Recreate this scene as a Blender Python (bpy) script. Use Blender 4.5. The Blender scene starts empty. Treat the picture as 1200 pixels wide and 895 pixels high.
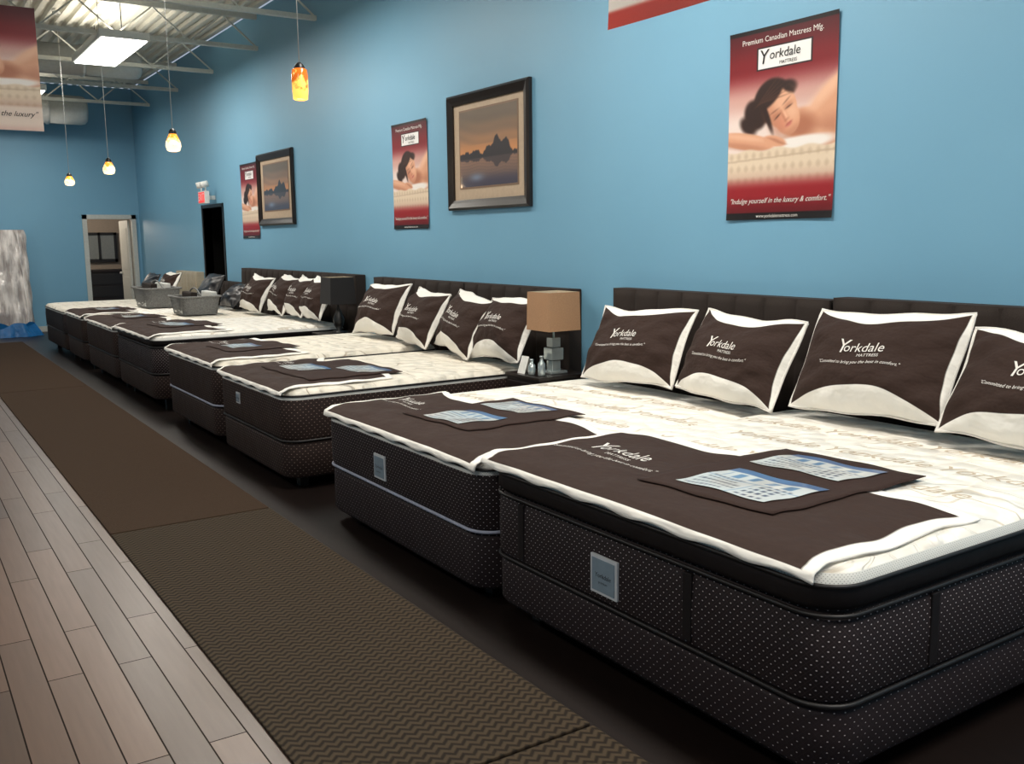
import bpy, bmesh, math, random
import numpy as np
from mathutils import Vector, Matrix
random.seed(4); rng=np.random.default_rng(4)
SC=bpy.context.scene; COL=SC.collection
SC.view_settings.view_transform='Standard'

# ------------------------------------------------------------ helpers
def lin(c):
    c=np.asarray(c,float)
    return np.where(c<=0.04045,c/12.92,((c+0.055)/1.055)**2.4)
def rgb(r,g,b): return tuple(float(x) for x in lin(np.array([r,g,b])/255.0))+(1.0,)

def mk(name):
    m=bpy.data.materials.new(name); m.use_nodes=True
    nt=m.node_tree; b=nt.nodes["Principled BSDF"]; return m,nt,b
def N(nt,t,**k):
    n=nt.nodes.new(t)
    for a,v in k.items(): setattr(n,a,v)
    return n
def M(nt,op,a,b=None,c=None):
    n=nt.nodes.new("ShaderNodeMath"); n.operation=op
    for i,x in enumerate((a,b,c)):
        if x is None: continue
        if isinstance(x,(int,float)): n.inputs[i].default_value=x
        else: nt.links.new(x,n.inputs[i])
    return n.outputs[0]
def MIX(nt,f,a,b):
    n=nt.nodes.new("ShaderNodeMix"); n.data_type='RGBA'
    for s,x in ((n.inputs[0],f),(n.inputs[6],a),(n.inputs[7],b)):
        if isinstance(x,(int,float)): s.default_value=x
        elif isinstance(x,tuple): s.default_value=x
        else: nt.links.new(x,s)
    return n.outputs[2]
def noise(nt,vec,scale,detail=3):
    n=N(nt,"ShaderNodeTexNoise"); n.inputs["Scale"].default_value=scale; n.inputs["Detail"].default_value=detail
    nt.links.new(vec,n.inputs["Vector"]); return n.outputs[0]
def bump(nt,b,h,strength,dist):
    n=N(nt,"ShaderNodeBump"); n.inputs["Strength"].default_value=strength; n.inputs["Distance"].default_value=dist
    nt.links.new(h,n.inputs["Height"]); nt.links.new(n.outputs[0],b.inputs["Normal"])
def plain(name,col,rough=.6,metal=0,noise_amt=.08,nscale=30,emit=None,estr=0,coat=0,bmp=0,spec=.5):
    m,nt,b=mk(name)
    tc=N(nt,"ShaderNodeTexCoord"); f=noise(nt,tc.outputs["Object"],nscale)
    dark=tuple(c*(1-noise_amt*2) for c in col[:3])+(1,); lite=tuple(min(1,c*(1+noise_amt)) for c in col[:3])+(1,)
    nt.links.new(MIX(nt,f,dark,lite),b.inputs["Base Color"])
    b.inputs["Roughness"].default_value=rough; b.inputs["Metallic"].default_value=metal
    b.inputs["Coat Weight"].default_value=coat; b.inputs["Specular IOR Level"].default_value=spec
    if emit: b.inputs["Emission Color"].default_value=emit; b.inputs["Emission Strength"].default_value=estr
    if bmp: bump(nt,b,f,.5,bmp)
    return m

def empty(name,loc=(0,0,0)):
    e=bpy.data.objects.new(name,None); COL.objects.link(e); e.location=loc; e.empty_display_size=.1; return e
def obj(name,verts,faces,mats,parent=None,fm=None,smooth=False,uv=None):
    me=bpy.data.meshes.new(name); me.from_pydata([tuple(map(float,v)) for v in verts],[],[tuple(int(i) for i in f) for f in faces])
    if not isinstance(mats,(list,tuple)): mats=[mats]
    for m in mats: me.materials.append(m)
    if fm is not None: me.polygons.foreach_set("material_index",list(fm))
    if smooth: me.polygons.foreach_set("use_smooth",[True]*len(me.polygons))
    if uv is not None:
        l=me.uv_layers.new(name="UVMap"); idx=np.zeros(len(me.loops),int); me.loops.foreach_get("vertex_index",idx)
        l.data.foreach_set("uv",np.asarray(uv,float)[idx].ravel())
    me.update()
    o=bpy.data.objects.new(name,me); COL.objects.link(o)
    if parent is not None:
        o.parent=parent
        o.matrix_parent_inverse=Matrix.Translation(-Vector(parent.location))
    return o
def boxes(name,lst,mat,parent=None,bevel=0):
    bm=bmesh.new()
    for a,b in lst:
        c=[(a[i]+b[i])/2 for i in range(3)]; s=[abs(b[i]-a[i]) for i in range(3)]
        bmesh.ops.create_cube(bm,size=1,matrix=Matrix.Translation(c)@Matrix.Diagonal((*s,1)))
    if bevel: bmesh.ops.bevel(bm,geom=bm.edges[:],offset=bevel,segments=2,affect='EDGES',profile=.6)
    me=bpy.data.meshes.new(name); bm.to_mesh(me); bm.free(); me.materials.append(mat)
    o=bpy.data.objects.new(name,me); COL.objects.link(o)
    if parent is not None: o.parent=parent; o.matrix_parent_inverse=Matrix.Translation(-Vector(parent.location))
    return o
def tube(name,pts,r,mat,parent=None,closed=False,seg=8):
    pts=[Vector(p) for p in pts]; n=len(pts); V=[];Fc=[]
    for i,p in enumerate(pts):
        a=pts[(i-1)%n] if (closed or i>0) else p; b=pts[(i+1)%n] if (closed or i<n-1) else p
        t=(b-a).normalized(); up=Vector((0,0,1)) if abs(t.z)<.95 else Vector((1,0,0))
        s=t.cross(up).normalized(); u=s.cross(t)
        for k in range(seg):
            an=2*math.pi*k/seg; V.append(p+s*math.cos(an)*r+u*math.sin(an)*r)
    m=n if closed else n-1
    for i in range(m):
        for k in range(seg):
            j=(i+1)%n; Fc.append((i*seg+k,i*seg+(k+1)%seg,j*seg+(k+1)%seg,j*seg+k))
    if not closed: Fc.append(tuple(range(seg))[::-1]); Fc.append(tuple(range((n-1)*seg,n*seg)))
    return obj(name,V,Fc,mat,parent,smooth=True)
def lathe(name,prof,c,mat,parent=None,seg=24,fmf=None):
    V=[];Fc=[];fm=[]
    for (r,z) in prof:
        for k in range(seg):
            a=2*math.pi*k/seg; V.append((c[0]+r*math.cos(a),c[1]+r*math.sin(a),c[2]+z))
    for i in range(len(prof)-1):
        for k in range(seg): Fc.append((i*seg+k,i*seg+(k+1)%seg,(i+1)*seg+(k+1)%seg,(i+1)*seg+k)); fm.append(fmf[i] if fmf else 0)
    return obj(name,V,Fc,mat,parent,fm=fm,smooth=True)
def grid(name,nx,ny,fn,mat,parent=None,smooth=True,cols=None,flip=False):
    u,v=np.meshgrid(np.linspace(0,1,nx),np.linspace(0,1,ny)); P=fn(u.ravel(),v.ravel())
    V=np.stack(P,1); i=np.arange((nx-1)*(ny-1)); r=i//(nx-1); c=i%(nx-1); a=r*nx+c
    F=np.stack([a,a+1,a+nx+1,a+nx],1)
    if flip: F=F[:,::-1]
    o=obj(name,V,F,mat,parent,smooth=smooth,uv=np.stack([u.ravel(),v.ravel()],1))
    if cols is not None:
        ca=o.data.color_attributes.new("Col",'FLOAT_COLOR','POINT')
        ca.data.foreach_set("color",np.concatenate([lin(cols.reshape(-1,3)),np.ones((nx*ny,1))],1).astype(np.float32).ravel())
    return o
def text(name,items,fmap,mat,parent=None):
    V=[];F=[]
    for body,size,cx,cy,sh in items:
        cu=bpy.data.curves.new("tmp",'FONT'); cu.body=body; cu.size=size; cu.shear=sh; cu.align_x='CENTER'; cu.align_y='CENTER'; cu.resolution_u=3
        o=bpy.data.objects.new("tmp",cu); COL.objects.link(o)
        dg=bpy.context.evaluated_depsgraph_get(); me=bpy.data.meshes.new_from_object(o.evaluated_get(dg))
        b=len(V); V+=[fmap(v.co.x+cx,v.co.y+cy) for v in me.vertices]; F+=[tuple(b+i for i in p.vertices) for p in me.polygons]
        bpy.data.objects.remove(o); bpy.data.curves.remove(cu); bpy.data.meshes.remove(me)
    return obj(name,V,F,mat,parent)

# ------------------------------------------------------------ materials
m_wall,nt,b=mk("blue_paint"); tc=N(nt,"ShaderNodeTexCoord"); f=noise(nt,tc.outputs["Object"],1.2); g=noise(nt,tc.outputs["Object"],180,2)
nt.links.new(MIX(nt,f,rgb(112,163,192),rgb(119,170,198)),b.inputs["Base Color"]); b.inputs["Roughness"].default_value=.5; bump(nt,b,g,.15,.002)
m_ceil=plain("white_deck_paint",rgb(218,216,204),.6)
m_joist=plain("joist_paint",rgb(205,206,198),.5)
m_duct=plain("duct_metal",rgb(195,196,192),.4,.1)
m_black=plain("black_plastic",rgb(18,17,17),.4)
m_trim=plain("grey_trim_paint",rgb(196,198,192),.5)
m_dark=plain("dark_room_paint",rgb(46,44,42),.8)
m_taupe=plain("taupe_paint",rgb(150,140,128),.8)
m_espresso=plain("espresso_wood",rgb(30,21,17),.3,noise_amt=.3)
m_white=plain("white_plastic",rgb(225,225,220),.4)
m_pipe_d=plain("dark_piping",rgb(20,16,17),.5)
m_pipe_w=plain("pale_piping",rgb(165,170,190),.5)
m_brown=plain("brown_cloth",rgb(54,38,33),.8,nscale=60,noise_amt=.1,bmp=.002,spec=.2)
m_txt=plain("white_print",rgb(232,228,222),.6)
m_txtk=plain("black_print",rgb(25,22,22),.6)
m_emb=plain("tan_embroidery",rgb(206,190,168),.7)
m_red=plain("red_exit",rgb(215,60,60),.4,emit=rgb(255,60,50),estr=.6)

m_wood,nt,b=mk("taupe_laminate"); tc=N(nt,"ShaderNodeTexCoord"); mp=N(nt,"ShaderNodeMapping"); mp.inputs["Rotation"].default_value=(0,0,math.pi/2)
nt.links.new(tc.outputs["Object"],mp.inputs[0]); br=N(nt,"ShaderNodeTexBrick"); nt.links.new(mp.outputs[0],br.inputs[0])
br.inputs["Scale"].default_value=1; br.inputs["Brick Width"].default_value=1.25; br.inputs["Row Height"].default_value=.125; br.inputs["Mortar Size"].default_value=.0028
br.inputs["Color1"].default_value=rgb(108,84,70); br.inputs["Color2"].default_value=rgb(76,59,49); br.inputs["Mortar"].default_value=rgb(24,18,15); br.offset=.37
mp2=N(nt,"ShaderNodeMapping"); mp2.inputs["Scale"].default_value=(22,1.2,1); nt.links.new(tc.outputs["Object"],mp2.inputs[0]); g=noise(nt,mp2.outputs[0],2.5,5)
nt.links.new(MIX(nt,M(nt,'MULTIPLY',g,.4),br.outputs[0],rgb(52,40,34)),b.inputs["Base Color"])
nt.links.new(M(nt,'ADD',M(nt,'MULTIPLY',br.outputs["Fac"],.4),M(nt,'ADD',.30,M(nt,'MULTIPLY',g,.08))),b.inputs["Roughness"])
nt.links.new(M(nt,'SUBTRACT',.5,M(nt,'MULTIPLY',br.outputs["Fac"],.45)),b.inputs["Specular IOR Level"])
m_dfloor,nt,b=mk("shade_darkened_laminate"); tc=N(nt,"ShaderNodeTexCoord"); mp2=N(nt,"ShaderNodeMapping"); mp2.inputs["Scale"].default_value=(20,1,1); nt.links.new(tc.outputs["Object"],mp2.inputs[0]); g=noise(nt,mp2.outputs[0],2.5,5)  # near-black colour paints in the shade under and beside the beds
nt.links.new(MIX(nt,g,rgb(15,10,9),rgb(30,21,18)),b.inputs["Base Color"]); b.inputs["Roughness"].default_value=.4; b.inputs["Specular IOR Level"].default_value=.35
m_mat,nt,b=mk("herringbone_carpet"); tc=N(nt,"ShaderNodeTexCoord"); sp=N(nt,"ShaderNodeSeparateXYZ"); nt.links.new(tc.outputs["Object"],sp.inputs[0])
tri=M(nt,'PINGPONG',sp.outputs[0],.024); st=M(nt,'FRACT',M(nt,'DIVIDE',M(nt,'ADD',sp.outputs[1],M(nt,'MULTIPLY',tri,.9)),.036))
pk=M(nt,'ABSOLUTE',M(nt,'SUBTRACT',st,.5)); ms=N(nt,"ShaderNodeMapRange"); ms.inputs[1].default_value=.14; ms.inputs[2].default_value=.38; nt.links.new(pk,ms.inputs[0])
g=noise(nt,tc.outputs["Object"],350,2); col=MIX(nt,ms.outputs[0],rgb(76,65,51),rgb(34,29,25)); nt.links.new(MIX(nt,M(nt,'MULTIPLY',g,.6),col,rgb(50,42,34)),b.inputs["Base Color"])
b.inputs["Roughness"].default_value=.95; b.inputs["Specular IOR Level"].default_value=.15; bump(nt,b,M(nt,'SUBTRACT',1.0,ms.outputs[0]),.45,.003)
m_mat2=plain("brown_loop_carpet",rgb(66,52,41),.95,nscale=220,noise_amt=.3,bmp=.004,spec=.1)

def side_mat(name,base,dot,pitch,dotr,line=None,rot=45):
    m,nt,b=mk(name); uv=N(nt,"ShaderNodeUVMap"); mp=N(nt,"ShaderNodeMapping"); mp.inputs["Scale"].default_value=(1/pitch,1/pitch,1); mp.inputs["Rotation"].default_value=(0,0,math.radians(rot))
    nt.links.new(uv.outputs[0],mp.inputs[0]); fr=N(nt,"ShaderNodeVectorMath",operation='FRACTION'); nt.links.new(mp.outputs[0],fr.inputs[0])
    sp=N(nt,"ShaderNodeSeparateXYZ"); nt.links.new(fr.outputs[0],sp.inputs[0])
    dx=M(nt,'SUBTRACT',sp.outputs[0],.5); dy=M(nt,'SUBTRACT',sp.outputs[1],.5)
    a=M(nt,'ADD',dx,dy); c=M(nt,'SUBTRACT',dx,dy)
    d=M(nt,'SQRT',M(nt,'ADD',M(nt,'POWER',M(nt,'MULTIPLY',a,.75),2),M(nt,'POWER',M(nt,'MULTIPLY',c,1.2),2)))
    mr=N(nt,"ShaderNodeMapRange"); mr.inputs[1].default_value=dotr; mr.inputs[2].default_value=dotr*.6; nt.links.new(d,mr.inputs[0])
    col=MIX(nt,mr.outputs[0],base,dot)
    if line:
        e=M(nt,'MAXIMUM',M(nt,'ABSOLUTE',dx),M(nt,'ABSOLUTE',dy)); l=N(nt,"ShaderNodeMapRange"); l.inputs[1].default_value=.43; l.inputs[2].default_value=.49; nt.links.new(e,l.inputs[0]); col=MIX(nt,M(nt,'MULTIPLY',l.outputs[0],.6),col,line)
    nt.links.new(col,b.inputs["Base Color"]); b.inputs["Roughness"].default_value=.7; b.inputs["Specular IOR Level"].default_value=.25
    g=noise(nt,uv.outputs[0],7,2); bump(nt,b,g,.35,.02)
    return m
m_side1=side_mat("quilted_border_fabric",rgb(32,24,26),rgb(195,184,186),.021,.17,rgb(60,49,50))
m_side2=side_mat("box_spring_fabric",rgb(38,29,31),rgb(190,178,180),.024,.14,rgb(48,39,41))
m_side3=side_mat("brown_dotted_fabric",rgb(44,32,29),rgb(150,130,118),.026,.18)
m_band=plain("black_velvet_band",rgb(24,18,19),.6,noise_amt=.2,nscale=15,bmp=.004,spec=.3)
m_mesh=side_mat("white_mesh_border",rgb(215,215,210),rgb(140,140,138),.008,.3)

def top_mat(name,c1,c2,swirl):
    m,nt,b=mk(name); tc=N(nt,"ShaderNodeTexCoord"); ob=tc.outputs["Object"]
    vo=N(nt,"ShaderNodeTexVoronoi"); vo.feature='SMOOTH_F1'; vo.inputs["Scale"].default_value=8.5; vo.inputs["Smoothness"].default_value=.35; vo.inputs["Randomness"].default_value=.6; nt.links.new(ob,vo.inputs["Vector"])
    w=N(nt,"ShaderNodeTexWave"); w.wave_type='RINGS'; w.rings_direction='Z'; w.inputs["Scale"].default_value=2.6; w.inputs["Distortion"].default_value=14; w.inputs["Detail"].default_value=1.0; w.inputs["Detail Scale"].default_value=1.6
    nt.links.new(ob,w.inputs["Vector"])
    l=N(nt,"ShaderNodeMapRange"); l.inputs[1].default_value=.93; l.inputs[2].default_value=.985; nt.links.new(w.outputs[1],l.inputs[0])
    nm=noise(nt,ob,3.2,1); k=N(nt,"ShaderNodeMapRange"); k.inputs[1].default_value=.52; k.inputs[2].default_value=.58; nt.links.new(nm,k.inputs[0])
    base=MIX(nt,vo.outputs["Distance"],c1,c2)
    nt.links.new(MIX(nt,M(nt,'MULTIPLY',M(nt,'MULTIPLY',l.outputs[0],k.outputs[0]),.55),base,swirl),b.inputs["Base Color"])
    b.inputs["Roughness"].default_value=.85; b.inputs["Sheen Weight"].default_value=.15
    h=M(nt,'SUBTRACT',M(nt,'MULTIPLY',vo.outputs["Distance"],-1),M(nt,'MULTIPLY',l.outputs[0],.05)); bump(nt,b,h,1.0,.07)
    return m
m_top1=top_mat("white_quilted_ticking",rgb(252,249,241),rgb(240,234,222),rgb(192,176,154))
m_top2=top_mat("cream_quilted_ticking",rgb(246,240,226),rgb(230,222,206),rgb(146,124,102))

def edge_mat(name,kind):
    m,nt,b=mk(name); uv=N(nt,"ShaderNodeUVMap"); sp=N(nt,"ShaderNodeSeparateXYZ"); nt.links.new(uv.outputs[0],sp.inputs[0])
    u=M(nt,'SUBTRACT',M(nt,'MULTIPLY',sp.outputs[0],2),1); v=M(nt,'SUBTRACT',M(nt,'MULTIPLY',sp.outputs[1],2),1)
    one_u=M(nt,'SUBTRACT',1,M(nt,'POWER',M(nt,'ABSOLUTE',u),2)); one_v=M(nt,'SUBTRACT',1,M(nt,'POWER',M(nt,'ABSOLUTE',v),2))
    if kind=='pillow': A,B,C,sv=.30,.38,.03,.98
    else: A,B,C,sv=.10,.02,.05,.905
    t1=M(nt,'SUBTRACT',M(nt,'SUBTRACT',sv,M(nt,'MULTIPLY',one_u,A)),v)
    t2=M(nt,'ADD',v,M(nt,'SUBTRACT',sv,M(nt,'MULTIPLY',one_u,B)))
    t3=M(nt,'SUBTRACT',M(nt,'SUBTRACT',.975 if kind=='pillow' else .955,M(nt,'MULTIPLY',one_v,C if kind=='pillow' else .02)),M(nt,'ABSOLUTE',u))
    t=M(nt,'MINIMUM',M(nt,'MINIMUM',t1,t2),t3); mr=N(nt,"ShaderNodeMapRange"); mr.inputs[1].default_value=-.004; mr.inputs[2].default_value=.006; nt.links.new(t,mr.inputs[0])
    g=noise(nt,uv.outputs[0],60,2)
    nt.links.new(MIX(nt,mr.outputs[0],rgb(244,241,234),MIX(nt,g,rgb(47,34,30),rgb(61,45,39))),b.inputs["Base Color"]); b.inputs["Roughness"].default_value=.8; b.inputs["Specular IOR Level"].default_value=.2
    g2=noise(nt,uv.outputs[0],5,3); bump(nt,b,g2,.55,.05)
    return m
m_pil=edge_mat("brown_white_pillow_cloth",'pillow'); m_prot=edge_mat("brown_white_protector_cloth",'prot')
m_pilb=plain("black_shiny_pillow_cloth",rgb(30,30,34),.35,bmp=.01,nscale=12)
m_pilc=plain("beige_pillow_cloth",rgb(176,166,146),.7)
m_hb=plain("charcoal_upholstery",rgb(50,42,38),.8,nscale=150,noise_amt=.2,bmp=.002,spec=.25)
m_shade=plain("tan_lampshade_linen",rgb(172,132,98),.8,nscale=120,noise_amt=.12)
m_shade_in=plain("lampshade_lining",rgb(205,190,165),.8)
m_glass=plain("mirror_glass",rgb(185,195,195),.12,.6)
m_bshade=plain("black_lampshade",rgb(22,20,22),.7)
m_wick=plain("grey_wicker",rgb(130,130,128),.8,nscale=60,noise_amt=.35,bmp=.01)
m_plas,nt,b=mk("clear_plastic_wrap"); tc=N(nt,"ShaderNodeTexCoord"); mp=N(nt,"ShaderNodeMapping"); mp.inputs["Scale"].default_value=(6,6,1.3); nt.links.new(tc.outputs["Object"],mp.inputs[0]); f=noise(nt,mp.outputs[0],1.6,5); mr=N(nt,"ShaderNodeMapRange"); mr.inputs[1].default_value=.38; mr.inputs[2].default_value=.62; nt.links.new(f,mr.inputs[0])
nt.links.new(MIX(nt,mr.outputs[0],rgb(168,158,154),rgb(244,236,230)),b.inputs["Base Color"]); b.inputs["Roughness"].default_value=.15; b.inputs["Coat Weight"].default_value=.8; b.inputs["Coat Roughness"].default_value=.1; bump(nt,b,f,1.0,.09)  # pale upright streaks in the base colour paint highlights on the folds
m_bplas=plain("blue_plastic",rgb(30,110,175),.3,nscale=8,noise_amt=.3,bmp=.03)
def vcol(name,rough,coat=0):
    m,nt,b=mk(name); a=N(nt,"ShaderNodeVertexColor"); a.layer_name="Col"; nt.links.new(a.outputs[0],b.inputs["Base Color"]); b.inputs["Roughness"].default_value=rough; b.inputs["Coat Weight"].default_value=coat; b.inputs["Coat Roughness"].default_value=.05; return m
m_poster=vcol("printed_poster",.4); m_art=vcol("art_under_glass",.5,1.0); m_card=vcol("card_in_sleeve",.3,.6)
m_lens=plain("fixture_lens",rgb(250,250,240),.5,emit=(1,.97,.9,1),estr=6)

# ------------------------------------------------------------ room
WX=4.25; BY=19.5; CZ=4.5
XL=-5.0; FY=-3.5
boxes("floor",[((XL,FY,-.1),(.93,BY+.2,0)),],m_wood)
boxes("floor_shade_darkened",[((.93,FY,-.1),(WX+.1,BY+.2,0)),((2.5,BY+.2,-.1),(6,BY+3.4,0)),((WX+.1,13.2,-.1),(6,16,0))],m_dfloor)
dy0,dy1,dz=14.1,15.12,2.13
boxes("wall_right",[((WX,FY,0),(WX+.12,dy0,CZ)),((WX,dy1,0),(WX+.12,BY+.12,CZ)),((WX,dy0,dz),(WX+.12,dy1,CZ))],m_wall)
ex0,ex1=3.30,4.10
boxes("wall_back",[((XL,BY,0),(ex0,BY+.12,CZ)),((ex1,BY,0),(WX,BY+.12,CZ)),((ex0,BY,2.07),(ex1,BY+.12,CZ))],m_wall)
boxes("wall_left",[((XL-.12,FY,0),(XL,BY+.12,CZ))],m_wall)
boxes("wall_front",[((XL,FY-.12,3.1),(WX+.12,FY,CZ)),((XL,FY-.12,0),(WX+.12,FY,.4)),((XL,FY-.12,.4),(-4.6,FY,3.1)),((-1.6,FY-.12,.4),(-1.3,FY,3.1)),((1.4,FY-.12,.4),(1.7,FY,3.1)),((3.95,FY-.12,.4),(WX+.12,FY,3.1))],m_wall)
boxes("trim_1",[((3.22,BY-.03,0),(3.30,BY+.12,2.15)),((4.10,BY-.03,0),(4.18,BY+.12,2.15)),((3.22,BY-.03,2.07),(4.18,BY+.12,2.15))],m_trim)
boxes("trim_2",[((WX-.015,dy0-.05,0),(WX+.12,dy0,dz+.05)),((WX-.015,dy1,0),(WX+.12,dy1+.05,dz+.05)),((WX-.015,dy0-.05,dz),(WX+.12,dy1+.05,dz+.05))],m_black)
boxes("baseboard_back",[((XL,BY-.015,0),(3.22,BY,.1))],m_trim)
boxes("baseboard_right",[((WX-.015,FY,0),(WX,dy0-.05,.1)),((WX-.015,dy1+.05,0),(WX,BY,.1))],m_trim)
boxes("wall_back_room",[((2.5,BY+3.2,0),(6,BY+3.3,2.8)),((2.4,BY+.12,0),(2.5,BY+3.3,2.8)),((6,BY+.12,0),(6.1,BY+3.3,2.8)),((2.5,BY+.12,2.7),(6,BY+3.3,2.8))],m_taupe)
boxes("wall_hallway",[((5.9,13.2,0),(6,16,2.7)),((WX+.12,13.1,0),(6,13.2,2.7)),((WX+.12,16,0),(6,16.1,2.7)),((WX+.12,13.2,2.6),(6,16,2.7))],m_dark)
d=empty("door_1",(4.08,BY+.14,0)); boxes("door_leaf",[((4.05,BY+.14,.01),(4.09,BY+.92,2.05))],m_trim,d,.003); boxes("door_panels",[((4.042,BY+.25,a),(4.05,BY+.8,c)) for a,c in ((.2,.95),(1.1,1.9))],m_trim,d,.003); lathe("door_knob",[(.001,0),(.025,.0),(.03,.02),(.02,.045),(.001,.05)],(4.02,BY+.85,1.0),m_duct,d)
cab=empty("display_cabinet",(4.1,22.2,0))
boxes("cabinet_body",[((3.55,21.9,.12),(4.45,22.5,1.0)),((3.52,21.88,1.0),(4.48,22.52,1.05))],m_espresso,cab,.006)
boxes("cabinet_legs",[((x,y,0),(x+.05,y+.05,.12)) for x in (3.58,4.37) for y in (21.95,22.4)],m_espresso,cab)
boxes("cabinet_drawers",[((3.6,21.885,.2+.27*i),(4.4,21.9,.43+.27*i)) for i in range(3)],m_black,cab,.003)
mir=empty("wall_mirror",(4.3,22.65,1.5))
boxes("mirror_frame",[((3.70,22.62,1.20),(3.76,22.69,1.85)),((4.36,22.62,1.20),(4.42,22.69,1.85)),((3.70,22.62,1.20),(4.42,22.69,1.27)),((3.70,22.62,1.79),(4.42,22.69,1.85)),((4.03,22.62,1.25),(4.08,22.69,1.85))],m_black,mir)
boxes("mirror_pane",[((3.75,22.64,1.25),(4.4,22.69,1.8))],m_glass,mir)

# ceiling
V=[];F=[];xs=[];zs=[]
x=XL
while x<WX:
    for dx,z in ((0,0),(.05,0),(.065,.045),(.135,.045)):
        xs.append(x+dx); zs.append(CZ+z)
    x+=.15
for xx,zz in zip(xs,zs): V+= [(min(xx,WX+.1),FY-.1,zz),(min(xx,WX+.1),BY+.1,zz)]
for i in range(len(xs)-1): F.append((2*i,2*i+1,2*i+3,2*i+2))
obj("ceiling",V,F,m_ceil)
def joist(y):
    L=[((XL,y-.03,4.40),(WX,y+.03,4.46)),((XL,y-.03,4.02),(WX,y+.03,4.07))]
    o=boxes("steel_joist",L,m_joist)
    bm=bmesh.new(); bm.from_mesh(o.data); x=XL; s=.42; k=0
    while x+s<=WX:
        z0,z1=(4.06,4.41) if k%2==0 else (4.41,4.06)
        a=Vector((x,y,z0)); c=Vector((x+s,y,z1)); d=c-a
        bmesh.ops.create_cube(bm,size=1,matrix=Matrix.Translation((a+c)/2)@d.to_track_quat('X','Z').to_matrix().to_4x4()@Matrix.Diagonal((d.length,.018,.018,1)))
        x+=s;k+=1
    bm.to_mesh(o.data); bm.free()
for k in range(11): joist(-1.4+1.95*k)
def duct(y,x1,z,r):
    V=[];F=[];n=28
    x=XL
    prof=[]
    while x<x1-.35:
        prof+=[(x,r),(x+.9,r),(x+.91,r+.015),(x+.95,r+.015),(x+.96,r)]; x+=.96
    prof=[p for p in prof if p[0]<x1-.12]
    prof+=[(x1-.1,r),(x1-.03,r*.93),(x1,r*.8),(x1,0.001)]
    for px,pr in prof:
        for k in range(n):
            a=2*math.pi*k/n; V.append((px,y+pr*math.cos(a),z+pr*math.sin(a)))
    for i in range(len(prof)-1):
        for k in range(n): F.append((i*n+k,i*n+(k+1)%n,(i+1)*n+(k+1)%n,(i+1)*n+k))
    obj("ventilation_duct",V,F,m_duct,smooth=True)
duct(15.1,3.45,4.20,.21); duct(18.7,3.3,3.95,.25)

def fixture(x,y,lx=.56,ly=1.9,z=3.98,power=80):
    e=empty("ceiling_light_fixture",(x,y,z))
    boxes("fixture_housing",[((x-lx/2,y-ly/2,z),(x+lx/2,y+ly/2,z+.09))],m_white,e,.01)
    boxes("fixture_tubes_lens",[((x-lx/2+.03,y-ly/2+.03,z-.015),(x+lx/2-.03,y+ly/2-.03,z))],m_lens,e)
    for yy in (y-ly/2+.15,y+ly/2-.15): tube("fixture_cable",[(x,yy,z+.09),(x,yy,4.45)],.006,m_black,e)
    l=bpy.data.lights.new("fixture_glow",'AREA'); l.shape='RECTANGLE'; l.size=lx-.08; l.size_y=ly-.08; l.energy=power; l.color=(1,.94,.85)
    o=bpy.data.objects.new("fixture_glow",l); COL.objects.link(o); o.parent=e; o.location=(0,0,-.03)
    l=bpy.data.lights.new("added_ceiling_fill",'AREA'); l.shape='RECTANGLE'; l.size=lx-.1; l.size_y=ly-.1; l.energy=power*.26; l.color=(1,.92,.80)  # added upward light to brighten the ceiling, not a lens of the housing
    o=bpy.data.objects.new("added_ceiling_fill",l); COL.objects.link(o); o.parent=e; o.location=(0,0,.11); o.rotation_euler=(math.pi,0,0)
for y,p in ((13.05,72),(8.6,64),(4.2,80),(0,116)): fixture(2.62,y,power=p)
fixture(2.12,17.3,ly=1.2,power=44)
for y in (13.05,6.5,1): fixture(-1.6,y,power=62)
for i,(x,w) in enumerate(((-3.1,2.9),(.05,2.6),(2.8,2.2))):
    l=bpy.data.lights.new("storefront_daylight",'AREA'); l.shape='RECTANGLE'; l.size=w; l.size_y=2.6; l.energy=(60,88,108)[i]; l.color=(.90,.95,1)
    o=bpy.data.objects.new("storefront_daylight",l); COL.objects.link(o); o.location=(x,FY-.1,1.75); o.rotation_euler=(math.radians(-90),0,0)
l=bpy.data.lights.new("back_room_fill",'POINT'); l.energy=60; l.shadow_soft_size=.2; l.color=(1,.85,.7); o=bpy.data.objects.new("back_room_fill",l); COL.objects.link(o); o.location=(3.2,21,2.3)  # added point light to brighten the back room, no lamp body there
W=bpy.data.worlds.new("World"); SC.world=W; W.use_nodes=True; W.node_tree.nodes["Background"].inputs[0].default_value=(.75,.85,1,1); W.node_tree.nodes["Background"].inputs[1].default_value=.5

# carpet runners
for a,b_,mt in ((-.85,2.33,m_mat),(2.33,5.50,m_mat),(5.50,11.6,m_mat2),(11.6,17.6,m_mat2)):
    boxes("carpet_runner",[((.93,a+.008,0),(1.84,b_-.008,.012))],mt,None,.004)

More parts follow.
